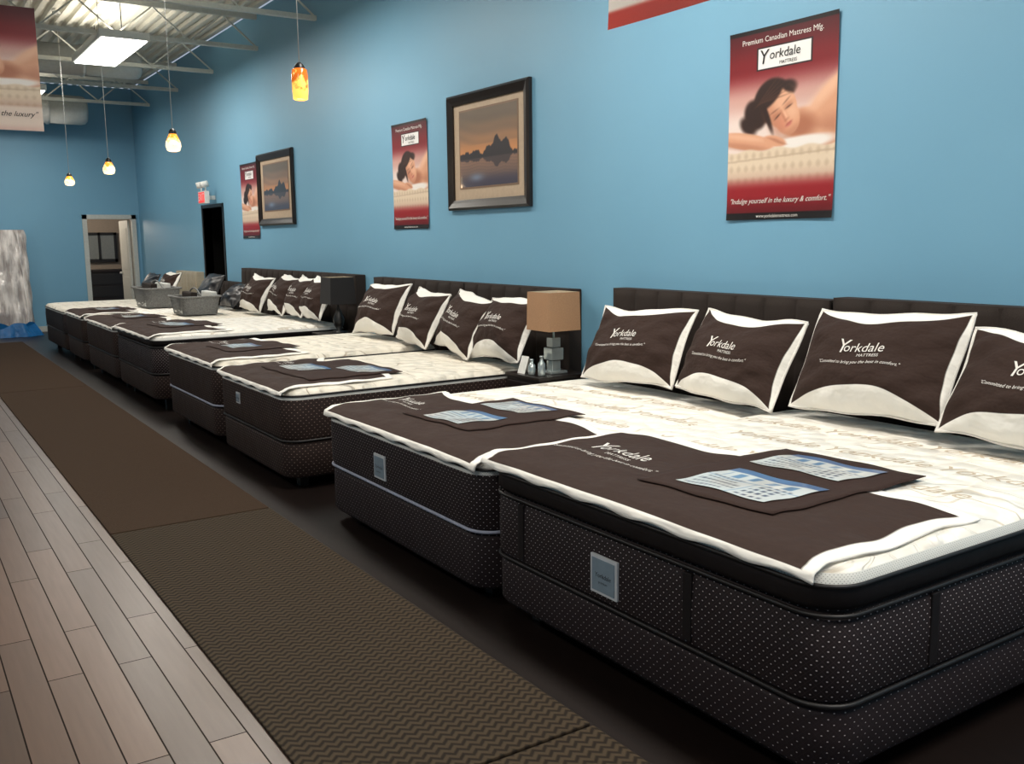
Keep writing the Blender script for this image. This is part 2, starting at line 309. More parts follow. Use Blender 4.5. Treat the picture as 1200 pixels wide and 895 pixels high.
# ------------------------------------------------------------ mattress sets
def rrect(x0,x1,y0,y1,r,n=7):
    P=[]
    for cx,cy,a0 in ((x1-r,y1-r,0),(x0+r,y1-r,90),(x0+r,y0+r,180),(x1-r,y0+r,270)):
        for k in range(n+1):
            a=math.radians(a0+90*k/n); P.append((cx+r*math.cos(a),cy+r*math.sin(a)))
    return P
def loft(name,x0,x1,y0,y1,prof,r,mats,fmf,parent,cap_top=True,cap_bot=False,wob=0):
    V=[];F=[];fm=[];UV=[]
    base=rrect(x0,x1,y0,y1,r); P=[]
    for i,p in enumerate(base):
        q=base[(i+1)%len(base)]; d=math.dist(p,q); k=max(1,int(d/.12))
        for j in range(k): P.append((p[0]+(q[0]-p[0])*j/k,p[1]+(q[1]-p[1])*j/k))
    n=len(P); s=[0]
    for i in range(n): s.append(s[-1]+math.dist(P[i],P[(i+1)%n]))
    cx,cy=(x0+x1)/2,(y0+y1)/2; hx,hy=(x1-x0)/2,(y1-y0)/2
    vv=0; pz=None
    for z,ins in prof:
        if pz is not None: vv+=math.dist(pz,(z,ins))
        pz=(z,ins)
        for i in range(n+1):
            p=P[i%n]; w=wob*math.sin(s[i%n]*9+z*30)
            V.append((cx+(p[0]-cx)*(1-(ins+w)/hx),cy+(p[1]-cy)*(1-(ins+w)/hy),z)); UV.append((s[i],vv))
    m=n+1
    for j in range(len(prof)-1):
        for i in range(n): F.append((j*m+i,j*m+i+1,(j+1)*m+i+1,(j+1)*m+i)); fm.append(fmf(j))
    if cap_top: F.append(tuple((len(prof)-1)*m+i for i in range(n))); fm.append(fmf(len(prof)))
    if cap_bot: F.append(tuple(i for i in range(n))[::-1]); fm.append(fmf(0))
    return obj(name,V,F,mats,parent,fm=fm,smooth=True,uv=UV)
def ringtube(name,x0,x1,y0,y1,r,z,rad,mat,parent):
    P=rrect(x0,x1,y0,y1,r); return tube(name,[(p[0],p[1],z) for p in P],rad,mat,parent,closed=True,seg=8)

XF=2.08; XH=4.07
m_lbl=plain("label_face",rgb(128,146,160),.4); m_lblb=plain("label_border",rgb(205,208,212),.5)
def bed(y0,y1,zb,zs,zt,side,box,top,pillowtop=0,pipe=m_pipe_d,label=None,straps=False,emb=False):
    e=empty("mattress_and_box_spring",((XF+XH)/2,(y0+y1)/2,0)); r=.13
    x0,x1=XF,XH
    loft("box_spring",x0,x1,y0,y1,[(zb,.012),(zb+.02,0),(zs-.03,0),(zs-.008,.006),(zs-.006,.05)],r,[box],lambda j:0,e,True,True)
    mats=[side,top,m_band,m_mesh]
    if pillowtop:
        zp=zt-pillowtop
        prof=[(zs+.0,.03),(zs+.004,.008),(zs+.03,-.004),((zs+zp)/2,-.006),(zp-.03,-.002),(zp-.006,.014),(zp,.03),(zp+.008,.008),(zp+.03,-.006),(zt-.045,-.006),(zt-.03,.0),(zt-.012,.008),(zt+.004,.03),(zt+.014,.10),(zt+.02,.25),(zt+.022,.55)]
        ff=lambda j:0 if j<6 else (2 if j<9 else (3 if j<11 else 1))
    else:
        prof=[(zs,.03),(zs+.004,.008),(zs+.03,-.004),((zs+zt)/2,-.008),(zt-.06,-.004),(zt-.035,.0),(zt-.015,.008),(zt+.004,.03),(zt+.014,.10),(zt+.02,.25),(zt+.022,.55)]
        ff=lambda j:0 if j<4 else (3 if j<5 else 1)
    loft("mattress",x0,x1,y0,y1,prof,r,mats,ff,e,wob=.0015)
    ringtube("mattress_bottom_piping",x0-.004,x1+.004,y0-.004,y1+.004,r,zs+.008,.008,pipe,e)
    if pillowtop: ringtube("pillow_top_piping",x0-.008,x1+.004,y0-.008,y1+.008,r,zt-.045,.007,m_pipe_d,e); ringtube("gusset_piping",x0-.004,x1+.004,y0-.004,y1+.004,r,zt-pillowtop-.004,.007,m_pipe_d,e)
    else: ringtube("mattress_top_piping",x0-.004,x1+.004,y0-.004,y1+.004,r,zt-.035,.007,m_pipe_d,e)
    boxes("bed_frame_legs",[((x,y,0),(x+.06,y+.06,zb+.01)) for x in (x0+.12,(x0+x1)/2,x1-.2) for y in (y0+.12,y1-.2)],m_black,e)
    if emb:
        cu=[]; yc=(y0+y1)/2
        for i in range(3):
            for j in range(3): cu.append(("Yorkdale",.13,(j-1)*.5+(.12 if i%2 else -.08),(i-1)*.33,.35))
        ca,sa=math.cos(math.radians(-14)),math.sin(math.radians(-14))
        def em(x,y):
            X=3.30+y*ca-x*sa*.5; Y=yc-(x*ca+y*sa*.5); dd=min(Y-y0,y1-Y,X-x0,x1-X); return (X,Y,zt+float(np.interp(dd,[0,.03,.10,.25,.55],[-.012,.004,.014,.02,.022]))+.0012)
        text("ticking_embroidery",cu,em,m_emb,e)
    if straps:
        zt2=zt-pillowtop if pillowtop else zt-.05
        L=[((x0-.010,y-.02,zs+.03),(x0+.004,y+.02,zt2-.02)) for y in (y0+.55,y1-.25)]
        L+=[((x-.02,y0-.010,zs+.03),(x+.02,y0+.004,zt2-.02)) for x in (x0+.48,x0+1.4)]
        boxes("side_handles",L,m_band,e,.003)
    if label:
        ly,lz,w,h=label
        boxes("label_border",[((x0-.014,ly-w/2,lz-h/2),(x0-.002,ly+w/2,lz+h/2))],m_lblb,e,.002)
        boxes("label_face",[((x0-.017,ly-w/2+.012,lz-h/2+.012),(x0-.013,ly+w/2-.012,lz+h/2-.012))],m_lbl,e)
        text("label_text",[("Yorkdale",.025,0,.0,.1),("premium",.014,0,-.025,0)],lambda x,y:(x0-.0175,ly-x,lz+y),m_txtk,e)
    return e
bed(1.58,3.34,.09,.29,.70,m_side1,m_side2,m_top1,pillowtop=.13,label=(2.55,.41,.15,.145),straps=True,emb=True)
bed(3.40,5.14,.07,.33,.655,m_side1,m_side2,m_top1,pipe=m_pipe_w,label=(4.40,.45,.13,.13),emb=True)
bed(5.80,7.24,.08,.32,.66,m_side3,m_side3,m_top2,label=(6.75,.5,.08,.08))
bed(7.32,8.85,.10,.34,.69,m_side3,m_side3,m_top2,pipe=m_pipe_w)
bed(9.35,11.05,.12,.36,.73,m_side1,m_side3,m_top1,pillowtop=.1)
bed(11.12,12.9,.12,.36,.70,m_side3,m_side3,m_top2)
bed(13.1,14.45,.12,.36,.70,m_side3,m_side3,m_top1)
bed(14.6,16.5,.12,.36,.69,m_side1,m_side3,m_top2)

# ------------------------------------------------------------ foot protectors
def card_paint(nx,ny,seed):
    r=np.random.default_rng(seed); u,v=np.meshgrid(np.linspace(0,1,nx),np.linspace(0,1,ny)); c=np.ones((ny,nx,3))*np.array([206,210,208])/255.
    c[v>.84]=np.array([70,105,150])/255.
    c[(v>.62)&(v<.78)&(u<.9)&(u>.08)&(np.sin(u*34)+.3*np.sin(u*77)>-.1)]=np.array([92,132,168])/255.
    for k in range(5):
        y=.08+.115*k; x1=.35+r.random()*.2; m=(abs(v-y)<.025)&(u>.06)&(u<x1)&(np.sin(u*130+k*3)>-.5); c[m]=np.array([70,74,90])/255.
        m=(abs(v-y)<.03)&(u>.62)&(u<.92)&(np.sin(u*80+k)>-.3); c[m]=np.array([60,68,95])/255.
    m=(abs(v-.52)<.012)|(abs(u-.57)<.008)&(v<.52); c[m]=np.array([120,155,185])/255.
    return c
def protector(zt,ya,yb,x1,cards,txt,flap,seed):
    cy=(ya+yb)/2; e=empty("mattress_foot_protector",((XF+x1)/2,cy,zt)); x0=XF-.012
    r=np.random.default_rng(seed); ph=r.random(6)*6
    def surf(xx,yy):
        d=np.minimum(np.minimum(xx-XF,abs(yy-ya)+.04),abs(yy-yb)+.04)
        crown=np.interp(d,[0,.03,.10,.25,.55],[-.012,.004,.014,.02,.022])
        wr=(.0035*np.sin(xx*17+ph[3]+yy*5)*np.sin(yy*11+ph[4])+.002*np.sin(xx*31-yy*23))*np.clip(d/.06,0,1)
        return zt+crown+wr+.013
    def sh(u,v):
        yy=yb+(ya-yb)*u; ln=(x1-x0)+.045*np.cos(u*math.pi*2+ph[0])+.025*np.sin(u*math.pi*5+ph[1])
        s=v*(ln+.05); xx=x0+np.maximum(0,s-.05)
        drop=np.clip((.05-s)/.05,0,1)
        yy=yy+.012*np.sin(v*9+ph[2])*(abs(u-.5)*2)**2
        zz=surf(xx,yy)-drop*(.030+.006*np.sin(yy*23+ph[5]))
        xx=xx-.012*np.sin(drop*math.pi/2)
        return xx,yy,zz
    o=grid("protector_cloth",90,60,sh,m_prot,e)
    md=o.modifiers.new("Solidify",'SOLIDIFY'); md.thickness=.007; md.offset=-1
    tx,ty,ts=txt
    text("protector_text",[("Y",.17*ts,-.165*ts,.01*ts,.2),("orkdale",.11*ts,.035*ts,0,.1),("MATTRESS",.035*ts,.06*ts,-.075*ts,0),("\"Committed to bring you the best in comfort.\"",.04*ts,.0,-.135*ts,.3)],lambda x,y:(tx+y,ty-x,float(surf(np.float64(tx+y),np.float64(ty-x)))+.003),m_txt,e)
    fy0,fy1,fx0,fx1=flap
    def fl(u,v): 
        yy=fy1+(fy0-fy1)*u; xx=fx0+(fx1-fx0)*v+.03*(u-.5); return xx,yy,np.maximum(surf(xx,yy),zt+.024)+.007
    o=grid("card_flap",24,24,fl,m_brown,e); md=o.modifiers.new("Solidify",'SOLIDIFY'); md.thickness=.003; md.offset=-1
    for k,(a,b2,c,d) in enumerate(cards):
        def cf(u,v): 
            xx=c+(d-c)*v+.02*(u-.5); yy=a+(b2-a)*u-.03*(v-.5); return xx,yy,np.maximum(surf(xx,yy),zt+.024)+.011
        grid("price_card",64,46,cf,m_card,e,cols=card_paint(64,46,seed*7+k))
protector(.70,1.62,3.36,2.88,[(2.47,2.07,2.36,2.66),(2.50,2.10,2.78,3.03)],(2.50,2.97,.9),(1.98,2.60,2.28,3.10),1)
protector(.655,3.44,5.12,2.86,[(4.38,4.05,2.34,2.62),(4.45,4.1,2.74,2.98)],(2.50,4.85,.7),(3.9,4.55,2.30,3.02),2)
protector(.66,5.84,7.22,2.86,[(6.75,6.4,2.4,2.64),(6.4,6.05,2.7,2.95)],(2.55,7.0,.5),(5.98,6.85,2.3,3.0),3)
protector(.69,7.36,8.82,2.84,[(8.2,7.9,2.4,2.64)],(2.5,8.45,.6),(7.7,8.3,2.3,2.9),4)
protector(.73,9.40,11.02,2.84,[(10.4,10.0,2.4,2.64)],(2.5,10.7,.6),(9.9,10.5,2.3,2.9),5)
protector(.70,11.16,12.86,2.79,[(12.2,11.9,2.36,2.6)],(2.5,12.4,.6),(11.8,12.3,2.3,2.8),6)
protector(.70,13.14,14.4,2.79,[(13.8,13.5,2.36,2.6)],(2.5,14.1,.6),(13.4,13.9,2.3,2.8),7)

# ------------------------------------------------------------ pillows
def pillow(cy,zbase,w=.78,h=.50,lean=27,xb=3.74,mat=m_pil,rz=0,roll=0,txt=True,T=.135):
    th=math.radians(lean); a=math.radians(rz)
    U=Vector((0,-1,0)); Vv=Vector((math.sin(th),0,math.cos(th)))
    R=Matrix.Rotation(a,3,'Z'); Nn=U.cross(Vv); 
    R2=Matrix.Rotation(math.radians(roll),3,Nn)
    U=R@(R2@U); Vv=R@(R2@Vv); Nn=U.cross(Vv)
    C=Vector((xb,cy,zbase))+Vv*(h/2)+Vector((0,0,.02+T*.2))
    e=empty("pillow" if txt else "throw_pillow",C); ph=rng.random(6)*6
    def S(u,v,side):
        x=u*w/2*(1-.022*(1-v**2)+.010*np.sin(v*4+ph[4])); y=v*h/2*(1-.05*(1-u**2))+.009*np.sin(u*3.3+ph[2])+.004*np.sin(u*8+ph[5])
        t=T*(np.clip((1-np.abs(u)**2.4)*(1-np.abs(v)**2.4),0,1)**.62)*(1-.16*v)
        cr=np.abs(u*v); t=t*(1+.06*np.sin(u*4+ph[0]+v*3)+.05*np.sin(v*6+ph[1])+.16*cr*np.sin((u-v)*12+ph[3])+.10*np.exp(-((np.abs(u)-.8)/.14)**2)*np.sin(v*11+ph[0]))
        t=t+.010*np.sin(u*5+ph[3])*np.abs(v)**3
        if side<0: t=t*.5
        return x,y,side*t
    def mapf(x,y,t): return [C[i]+U[i]*x+Vv[i]*y+Nn[i]*t for i in range(3)]
    for side in (1,-1):
        def f(u,v): 
            x,y,t=S(u*2-1,v*2-1,side); return mapf(x,y,t)
        grid("pillow_front" if side>0 else "pillow_back",57,43,f,mat,e,flip=side<0)
    if txt:
        a_=np.linspace(-1,1,20); loop=[(q,-1) for q in a_[:-1]]+[(1,q) for q in a_[:-1]]+[(-q,1) for q in a_[:-1]]+[(-1,-q) for q in a_[:-1]]
        tube("pillow_piping",[mapf(*S(np.float64(p),np.float64(q),1)) for p,q in loop],.006,m_txt,e,closed=True,seg=6)
        def tm(x,y):
            u=x/(w/2); v=y/(h/2); px,py,t=S(np.float64(u),np.float64(v),1); return mapf(px,py,t+.004)
        text("pillow_text",[("Y",.105,-.115,.035,.2),("orkdale",.068,.0,.031,.1),("MATTRESS",.023,.035,-.010,0),("\"Committed to bring you the best in comfort.\"",.0235,-.02,-.048,.25)],tm,m_txt,e)
pillow(4.42,.685,rz=3,roll=2); pillow(3.62,.69,rz=-4,roll=-2)
pillow(2.73,.735,w=.82,h=.53,rz=0,roll=1.5); pillow(1.90,.73,w=.80,h=.50,rz=2,roll=-1,xb=3.68,lean=32)
for y,rz,rl in ((8.02,3,3),(7.26,-5,-4),(6.56,-7,-5),(5.92,-2,2)): pillow(y,.685 if y<7.3 else .715,w=.68 if y<6 else .73,h=.5,rz=rz,roll=rl)
for y,rz in ((11.55,3),(10.62,-4),(10.05,-4),(9.58,-3)): pillow(y,.76 if y<11 else .73,w=.66,h=.46,rz=rz,roll=-3)
pillow(13.5,.73,w=.8,h=.45,mat=m_pilb,txt=False,T=.11); pillow(12.5,.73,w=.6,h=.4,mat=m_pilb,txt=False,lean=45,T=.11)
pillow(15.2,.73,w=.75,h=.42,txt=True,xb=3.6); pillow(16.0,.73,w=.7,h=.4,mat=m_pilb,txt=False,xb=3.5,T=.11)

# ------------------------------------------------------------ headboards
def headboard(y0,y1,zt,mat=m_hb,xf=4.13):
    e=empty("upholstered_headboard",(xf,(y0+y1)/2,0)); n=max(2,round((y1-y0)/.22)); 
    def f(u,v):
        y=y1+(y0-y1)*u; z=.25+(zt-.25)*v
        a=abs(np.sin(u*n*math.pi)); b2=abs(np.sin(np.clip((zt-z)/.34,0,9)*math.pi)); bul=.022*(a**.35)*(b2**.35)
        ed=np.minimum(np.minimum(u,1-u)*(y1-y0),(zt-z))/.03
        return xf-bul*np.clip(ed,0,1)+.0,y,z
    grid("tufted_front",n*12+1,61,f,mat,e)
    boxes("headboard_panel",[((xf-.002,y0,.25),(WX-.005,y1,zt))],mat,e,.008)
    boxes("headboard_legs",[((xf+.03,y0+.05,0),(WX-.02,y0+.13,.25)),((xf+.03,y1-.13,0),(WX-.02,y1-.05,.25))],m_espresso,e)
headboard(3.23,5.00,1.28); headboard(1.42,3.205,1.295)
headboard(7.0,8.78,1.25); headboard(5.50,6.98,1.25)
headboard(9.22,11.05,1.26); headboard(11.07,13.0,1.26)
headboard(13.15,14.0,1.05); headboard(15.25,16.5,1.15,m_pilc)

# ------------------------------------------------------------ nightstands & lamps
def nightstand(x,y,zt):
    e=empty("nightstand",(x,y,0)); w=.20
    boxes("nightstand_body",[((x-w,y-w,.14),(x+w,y+w,zt-.025)),((x-w-.01,y-w-.01,zt-.025),(x+w+.01,y+w+.01,zt))],m_espresso,e,.004)
    boxes("nightstand_drawers",[((x-w-.012,y-w+.03,.2),(x-w,y+w-.03,.40)),((x-w-.012,y-w+.03,.43),(x-w,y+w-.03,zt-.05))],m_espresso,e,.003)
    boxes("nightstand_legs",[((x+a*w-.02,y+b2*w-.02,0),(x+a*w+.02,y+b2*w+.02,.14)) for a in (-.88,.88) for b2 in (-.88,.88)],m_espresso,e)
def sq_shade(name,x,y,z0,z1,w0,w1,mat,e,inner):
    V=[];F=[];fm=[]
    for (w,z) in ((w0,z0),(w1,z1),(w1-.006,z1),(w0-.006,z0)):
        for a,b2 in ((-1,-1),(1,-1),(1,1),(-1,1)): V.append((x+a*w/2,y+b2*w/2,z))
    for i in range(4):
        for k in range(4): F.append((i*4+k,i*4+(k+1)%4,((i+1)%4)*4+(k+1)%4,((i+1)%4)*4+k)); fm.append(1 if i==2 else 0)
    obj(name,V,F,[mat,inner],e,fm=fm)
nightstand(3.85,5.40,.68); nightstand(3.86,9.08,.68)
lx,ly=3.88,5.35
e=empty("table_lamp",(lx,ly,.68)); sq_shade("lamp_shade",lx,ly,.985,1.25,.27,.26,m_shade,e,m_shade_in)
boxes("lamp_base",[((lx-.07,ly-.07,.681),(lx+.07,ly+.07,.70)),((lx-.035,ly-.035,.70),(lx+.035,ly+.035,.77)),((lx-.05,ly-.05,.775),(lx+.05,ly+.05,.86)),((lx-.035,ly-.035,.865),(lx+.035,ly+.035,.93))],m_glass,e,.004)
tube("lamp_stem",[(lx,ly,.93),(lx,ly,1.2)],.008,m_glass,e)
boxes("shade_spider",[((lx-.13,ly-.004,1.195),(lx+.13,ly+.004,1.203)),((lx-.004,ly-.13,1.195),(lx+.004,ly+.13,1.203))],m_glass,e)
for (bx,by,h) in ((3.72,5.27,.14),(3.70,5.36,.11)):
    e=empty("glass_bottle",(bx,by,.68)); lathe("bottle_body",[(.001,0),(.024,0),(.026,.01),(.026,h*.6),(.012,h*.75),(.011,h*.92),(.014,h*.93),(.014,h),(.001,h)],(bx,by,.681),m_glass,e)
e=empty("tent_card",(3.72,5.46,.68)); obj("card_faces",[(3.68,5.42,.681),(3.68,5.51,.681),(3.72,5.51,.80),(3.72,5.42,.80),(3.76,5.42,.681),(3.76,5.51,.681)],[(0,1,2,3),(3,2,5,4)],m_white,e)
lx,ly=3.86,9.07
e=empty("table_lamp",(lx,ly,.68)); sq_shade("lamp_shade",lx,ly,.98,1.25,.28,.25,m_bshade,e,m_shade_in)
lathe("lamp_base",[(.001,0),(.08,0),(.08,.015),(.02,.03),(.05,.08),(.06,.14),(.03,.22),(.012,.26),(.01,.52),(.001,.52)],(lx,ly,.681),m_black,e)
boxes("shade_spider",[((lx-.125,ly-.004,1.195),(lx+.125,ly+.004,1.203))],m_black,e)

# ------------------------------------------------------------ posters
def blur(img,n):
    for _ in range(n):
        p=np.pad(img,((1,1),(1,1),(0,0)),mode='edge'); img=(p[:-2,1:-1]+p[2:,1:-1]+p[1:-1,:-2]+p[1:-1,2:]+2*p[1:-1,1:-1])/6
    return img
def paint_poster(nx,ny,kind):
    H=1.42; X,Y=np.meshgrid(np.linspace(0,1,nx),np.linspace(H,0,ny))
    img=np.zeros((ny,nx,3))
    def C(*c): return np.array(c)/255.
    def put(mask,c): 
        nonlocal img; m=np.asarray(mask,float)[...,None]; img=img*(1-m)+c*m
    def sm(a,b,x): t=np.clip((x-a)/(b-a),0,1); return t*t*(3-2*t)
    def ell(cx,cy,rx,ry,ang=0,soft=.1):
        a=math.radians(ang); dx=X-cx; dy=Y-cy; p=dx*math.cos(a)+dy*math.sin(a); q=-dx*math.sin(a)+dy*math.cos(a)
        d=np.sqrt((p/rx)**2+(q/ry)**2); return 1-sm(1-soft,1+soft,d)
    put(np.ones_like(X),C(120,22,30)); put(1-sm(0,.28,Y),C(78,18,26))
    put(sm(.28,.52,Y),C(206,160,150)); put(sm(.50,.7,Y)*.85,C(238,224,216))
    skin=C(218,160,128); skd=C(170,106,80); hl=C(240,196,166); hair=C(46,28,24); hair2=C(92,58,44)
    put(ell(1.02,.66,.40,.20,-40,.10),skin); put(ell(.86,.78,.34,.14,14,.12),skin)
    put(ell(1.0,.80,.26,.10,-10,.7)*.5,skd); put(ell(.92,.52,.22,.045,-38,.9)*.7,hl); put(ell(.80,.80,.2,.03,10,.8)*.4,hl)
    put(ell(.42,.54,.175,.155,-32,.10),hair); put(ell(.27,.63,.12,.10,50,.2),hair); put(ell(.20,.71,.09,.055,35,.4),hair); put(ell(.55,.47,.10,.06,-10,.3),hair)
    A=-32; a=math.radians(A); fx,fy=.53,.63
    def fe(p,q): return fx+p*math.cos(a)-q*math.sin(a), fy+p*math.sin(a)+q*math.cos(a)
    put(ell(.70,.75,.12,.09,0,.6)*.9,skd)
    put(ell(*fe(0,-.03),.140,.150,A,.05),skin); put(ell(*fe(.008,.06),.112,.135,A,.07),skin)
    put(ell(*fe(-.10,.05),.06,.16,A,.9)*.5,skd); put(ell(*fe(.05,-.07),.09,.05,A,1)*.45,hl); put(ell(*fe(.07,.05),.045,.05,A,1)*.5,hl); put(ell(*fe(-.05,.07),.05,.05,A,1)*.35,C(216,128,106)); put(ell(*fe(.0,.18),.08,.03,A,.9)*.4,skd)
    put(ell(*fe(-.03,-.165),.140,.055,A-8,.25),hair); put(ell(*fe(-.138,-.06),.022,.13,A+8,.5),hair); put(ell(*fe(.115,-.12),.022,.06,A-30,.6),hair)
    for k in range(6): put(ell(.38+.016*k,.47+.012*k,.12,.005,-44+7*k,.9)*.5,hair2)
    for s in (-1,1):
        put(ell(*fe(.060*s,-.008),.040,.020,A,.9)*.5,skd); put(ell(*fe(.060*s,.004),.032,.0050,A+6*s,.7)*.85,C(62,36,30))
        put(ell(*fe(.064*s,-.046),.042,.0060,A-7*s,.7)*.55,C(104,64,50))
    put(ell(*fe(-.016,.038),.009,.05,A,1)*.45,skd); put(ell(*fe(.006,.042),.008,.045,A,.9)*.5,hl); put(ell(*fe(0,.074),.022,.009,A,.8)*.5,skd)
    put(ell(*fe(0,.110),.033,.009,A,.6)*.8,C(170,82,76)); put(ell(*fe(0,.121),.025,.009,A,.7)*.75,C(200,114,104))
    put(ell(.66,.88,.34,.055,-4,.25),C(240,232,226)); put(ell(.17,.82,.30,.062,10,.12),skin); put(ell(.14,.86,.28,.025,10,.7)*.45,skd); put(ell(.16,.79,.24,.018,10,.9)*.5,hl)
    put(ell(.46,.84,.11,.038,14,.2),skin)
    for k in range(4): put(ell(.44+.03*k,.822+.014*k,.05,.006,12,.6)*.45,skd)
    edge=.885+.01*np.sin(X*22); mm=sm(0,.02,Y-edge); put(mm,C(224,204,180))
    q=(np.sin((X+Y*.8)*42)*np.sin((X-Y*.8)*42)); put(mm*np.clip(q,0,1)*.4,C(176,150,122)); put(mm*(np.abs(Y-.97+.03*X)<.008)*.6,C(190,165,140)); put(mm*sm(1.0,1.18,Y)*.6,C(176,130,114))
    if kind=='wall':
        put(sm(1.08,1.20,Y),C(146,28,36)); put(sm(1.22,1.36,Y),C(100,16,24))
        put(sm(1.365,1.37,Y),C(18,14,16)); put(1-sm(.028,.033,Y),C(20,14,16)); img=blur(img,2)
        bx=((X>.27)&(X<.78)&(Y>.14)&(Y<.31)).astype(float); put(bx,C(40,25,28)); bx=((X>.285)&(X<.765)&(Y>.152)&(Y<.298)).astype(float); put(bx,C(236,234,232))
    elif kind=='white':
        put(sm(1.12,1.16,Y),C(224,204,190)); put(sm(1.33,1.42,Y),C(214,182,170)); img=blur(img,1)
    else:
        put(sm(1.15,1.2,Y),C(232,222,212)); put(sm(1.31,1.335,Y),C(190,48,34)); img=blur(img,1)
    img+= (rng.random((ny,nx,1))-.5)*.012
    return np.clip(img,0,1)
pw=paint_poster(260,368,'wall'); pr=paint_poster(130,180,'red'); pb=paint_poster(130,180,'white')
def poster(o,U,Vv,w,h,kind,name,curl=.006,cords=False):
    o=Vector(o);U=Vector(U);Vv=Vector(Vv);Nn=U.cross(Vv); e=empty(name,o)
    def f(u,v):
        b=curl*(np.abs(v*2-1)**6*(np.abs(u*2-1)**2))+.004
        return [o[i]+U[i]*w*(u-.5)+Vv[i]*h*(v-.5)+Nn[i]*b for i in range(3)]
    arr={'wall':pw,'red':pr,'white':pb}[kind]; ny,nx=arr.shape[:2]
    grid("printed_sheet",nx,ny,f,m_poster,e,cols=arr)
    mp=lambda x,y:[o[i]+U[i]*x+Vv[i]*y+Nn[i]*.0065 for i in range(3)]
    k=w/.75
    if kind=='wall':
        text("poster_logo_text",[("Y",.11*k,-.125*k,h/2-.162*k,.15),("orkdale",.070*k,.025*k,h/2-.155*k,.1),("MATTRESS",.026*k,.05*k,h/2-.203*k,0)],mp,m_txtk,e)
        text("poster_text",[("Premium Canadian Mattress Mfg.",.042*k,0,h/2-.065*k,0),("\"Indulge yourself in the luxury & comfort.\"",.041*k,0,-h/2+.105*k,.4),("www.yorkdalemattress.com",.026*k,0,-h/2+.02*k,0)],mp,m_txt,e)
    elif kind=='white':
        text("poster_text",[("Indulge yourself in the luxury\"",.055*k,.0,-h/2+.12*k,.4)],mp,m_txtk,e)
    if cords:
        for s in (-.42,.42):
            p=o+U*w*s+Vv*h/2; tube("hanging_cord",[p,Vector((p.x,p.y,4.45))],.002,m_white,e)
    return e
WU=(0,-1,0);WV=(0,0,1)
def wposter(ya,yb,z0,z1): poster((WX-.004,(ya+yb)/2,(z0+z1)/2),WU,WV,abs(ya-yb),z1-z0,'wall',"mattress_poster")
wposter(4.08,3.32,1.71,2.77); wposter(8.50,7.79,1.72,2.71); wposter(13.18,12.48,1.66,2.66)
poster((2.8,3.05,3.06),WU,WV,.75,1.06,'red',"hanging_poster",cords=True)
poster((.76,8.2,2.92),(1,0,0),(0,0,1),.75,.90,'white',"hanging_poster",cords=True)

# framed pictures
def paint_art(nx,ny):
    X,Y=np.meshgrid(np.linspace(0,1,nx),np.linspace(0,1,ny)); img=np.zeros((ny,nx,3))
    def C(*c): return np.array(c)/255.
    def put(m,c): 
        nonlocal img; m=np.asarray(m,float)[...,None]; img=img*(1-m)+c*m
    def sm(a,b,x): t=np.clip((x-a)/(b-a),0,1); return t*t*(3-2*t)
    put(np.ones_like(X),C(114,98,82)); put(1-sm(.6,.95,Y),C(156,118,88)); put(1-sm(.42,.70,Y),C(206,140,88))
    st=np.sin(X*7+Y*40+2*np.sin(X*5))*.5+.5; put((Y>.55)*st*.25,C(96,84,76))
    hz=.40; w=Y<hz
    put(w,C(114,92,84)); put(w*sm(.1,.4,Y)*.5,C(184,132,98)); put(w*(np.sin(Y*160+np.sin(X*14)*2)>.3)*.25,C(80,70,74))
    r=.41+.10*np.exp(-((X-.50)/.05)**2)+.22*np.exp(-((X-.66)/.09)**2)+.17*np.exp(-((X-.82)/.06)**2)+.07*np.exp(-((X-.30)/.07)**2)+.05*np.exp(-((X-.12)/.10)**2)+.01*np.sin(X*60)+.007*np.sin(X*133)
    put((Y>hz-.03)&(Y<r),C(44,38,42)); r2=hz-.03-(r-hz)*.6; put(((Y<=hz-.03)&(Y>r2))*.85,C(58,50,54))
    put(1-sm(.05,.2,Y),C(66,60,76)); put(np.exp(-(((X-.3)/.12)**2+((Y-.12)/.05)**2)),C(120,130,150))
    return np.clip(blur(img,1),0,1)
art=paint_art(130,130)
m_frame=plain("black_picture_frame",rgb(34,28,26),.3,noise_amt=.2); m_matb=plain("tan_mat_board",rgb(186,164,140),.6); m_matw=plain("pale_mat_board",rgb(130,104,84),.6)
def framed(ya,yb,z0,z1):
    yc,zc=(ya+yb)/2,(z0+z1)/2; w,h=abs(ya-yb),z1-z0; e=empty("framed_picture",(WX,yc,zc)); fw=.085; x1=WX-.002
    V=[];F=[]
    for ins,dx in ((0,0),(0,.03),(.02,.045),(.06,.03),(fw,.022),(fw,.005)):
        for a,b2 in ((-1,-1),(1,-1),(1,1),(-1,1)): V.append((x1-dx,yc+a*(w/2-ins),zc+b2*(h/2-ins)))
    for i in range(5):
        for k in range(4): F.append((i*4+k,i*4+(k+1)%4,(i+1)*4+(k+1)%4,(i+1)*4+k))
    obj("frame_moulding",V,F,m_frame,e)
    boxes("mat_board",[((x1-.008,yc-w/2+fw,zc-h/2+fw),(x1-.001,yc+w/2-fw,zc+h/2-fw))],m_matb,e)
    i2=.19; iz=.15; boxes("inner_mat",[((x1-.011,yc-w/2+i2-.015,zc-h/2+iz+.04-.015),(x1-.008,yc+w/2-i2+.015,zc+h/2-iz+.015))],m_matw,e)
    f=lambda u,v:[x1-.0125+0*u,(yc+w/2-i2)+(-(w-2*i2))*u,(zc-h/2+iz+.04)+(h-2*iz-.04)*v]
    grid("sunset_print",130,130,f,m_art,e,smooth=False,cols=art)
framed(7.38,6.12,1.865,2.83); framed(12.42,11.15,1.82,2.73)

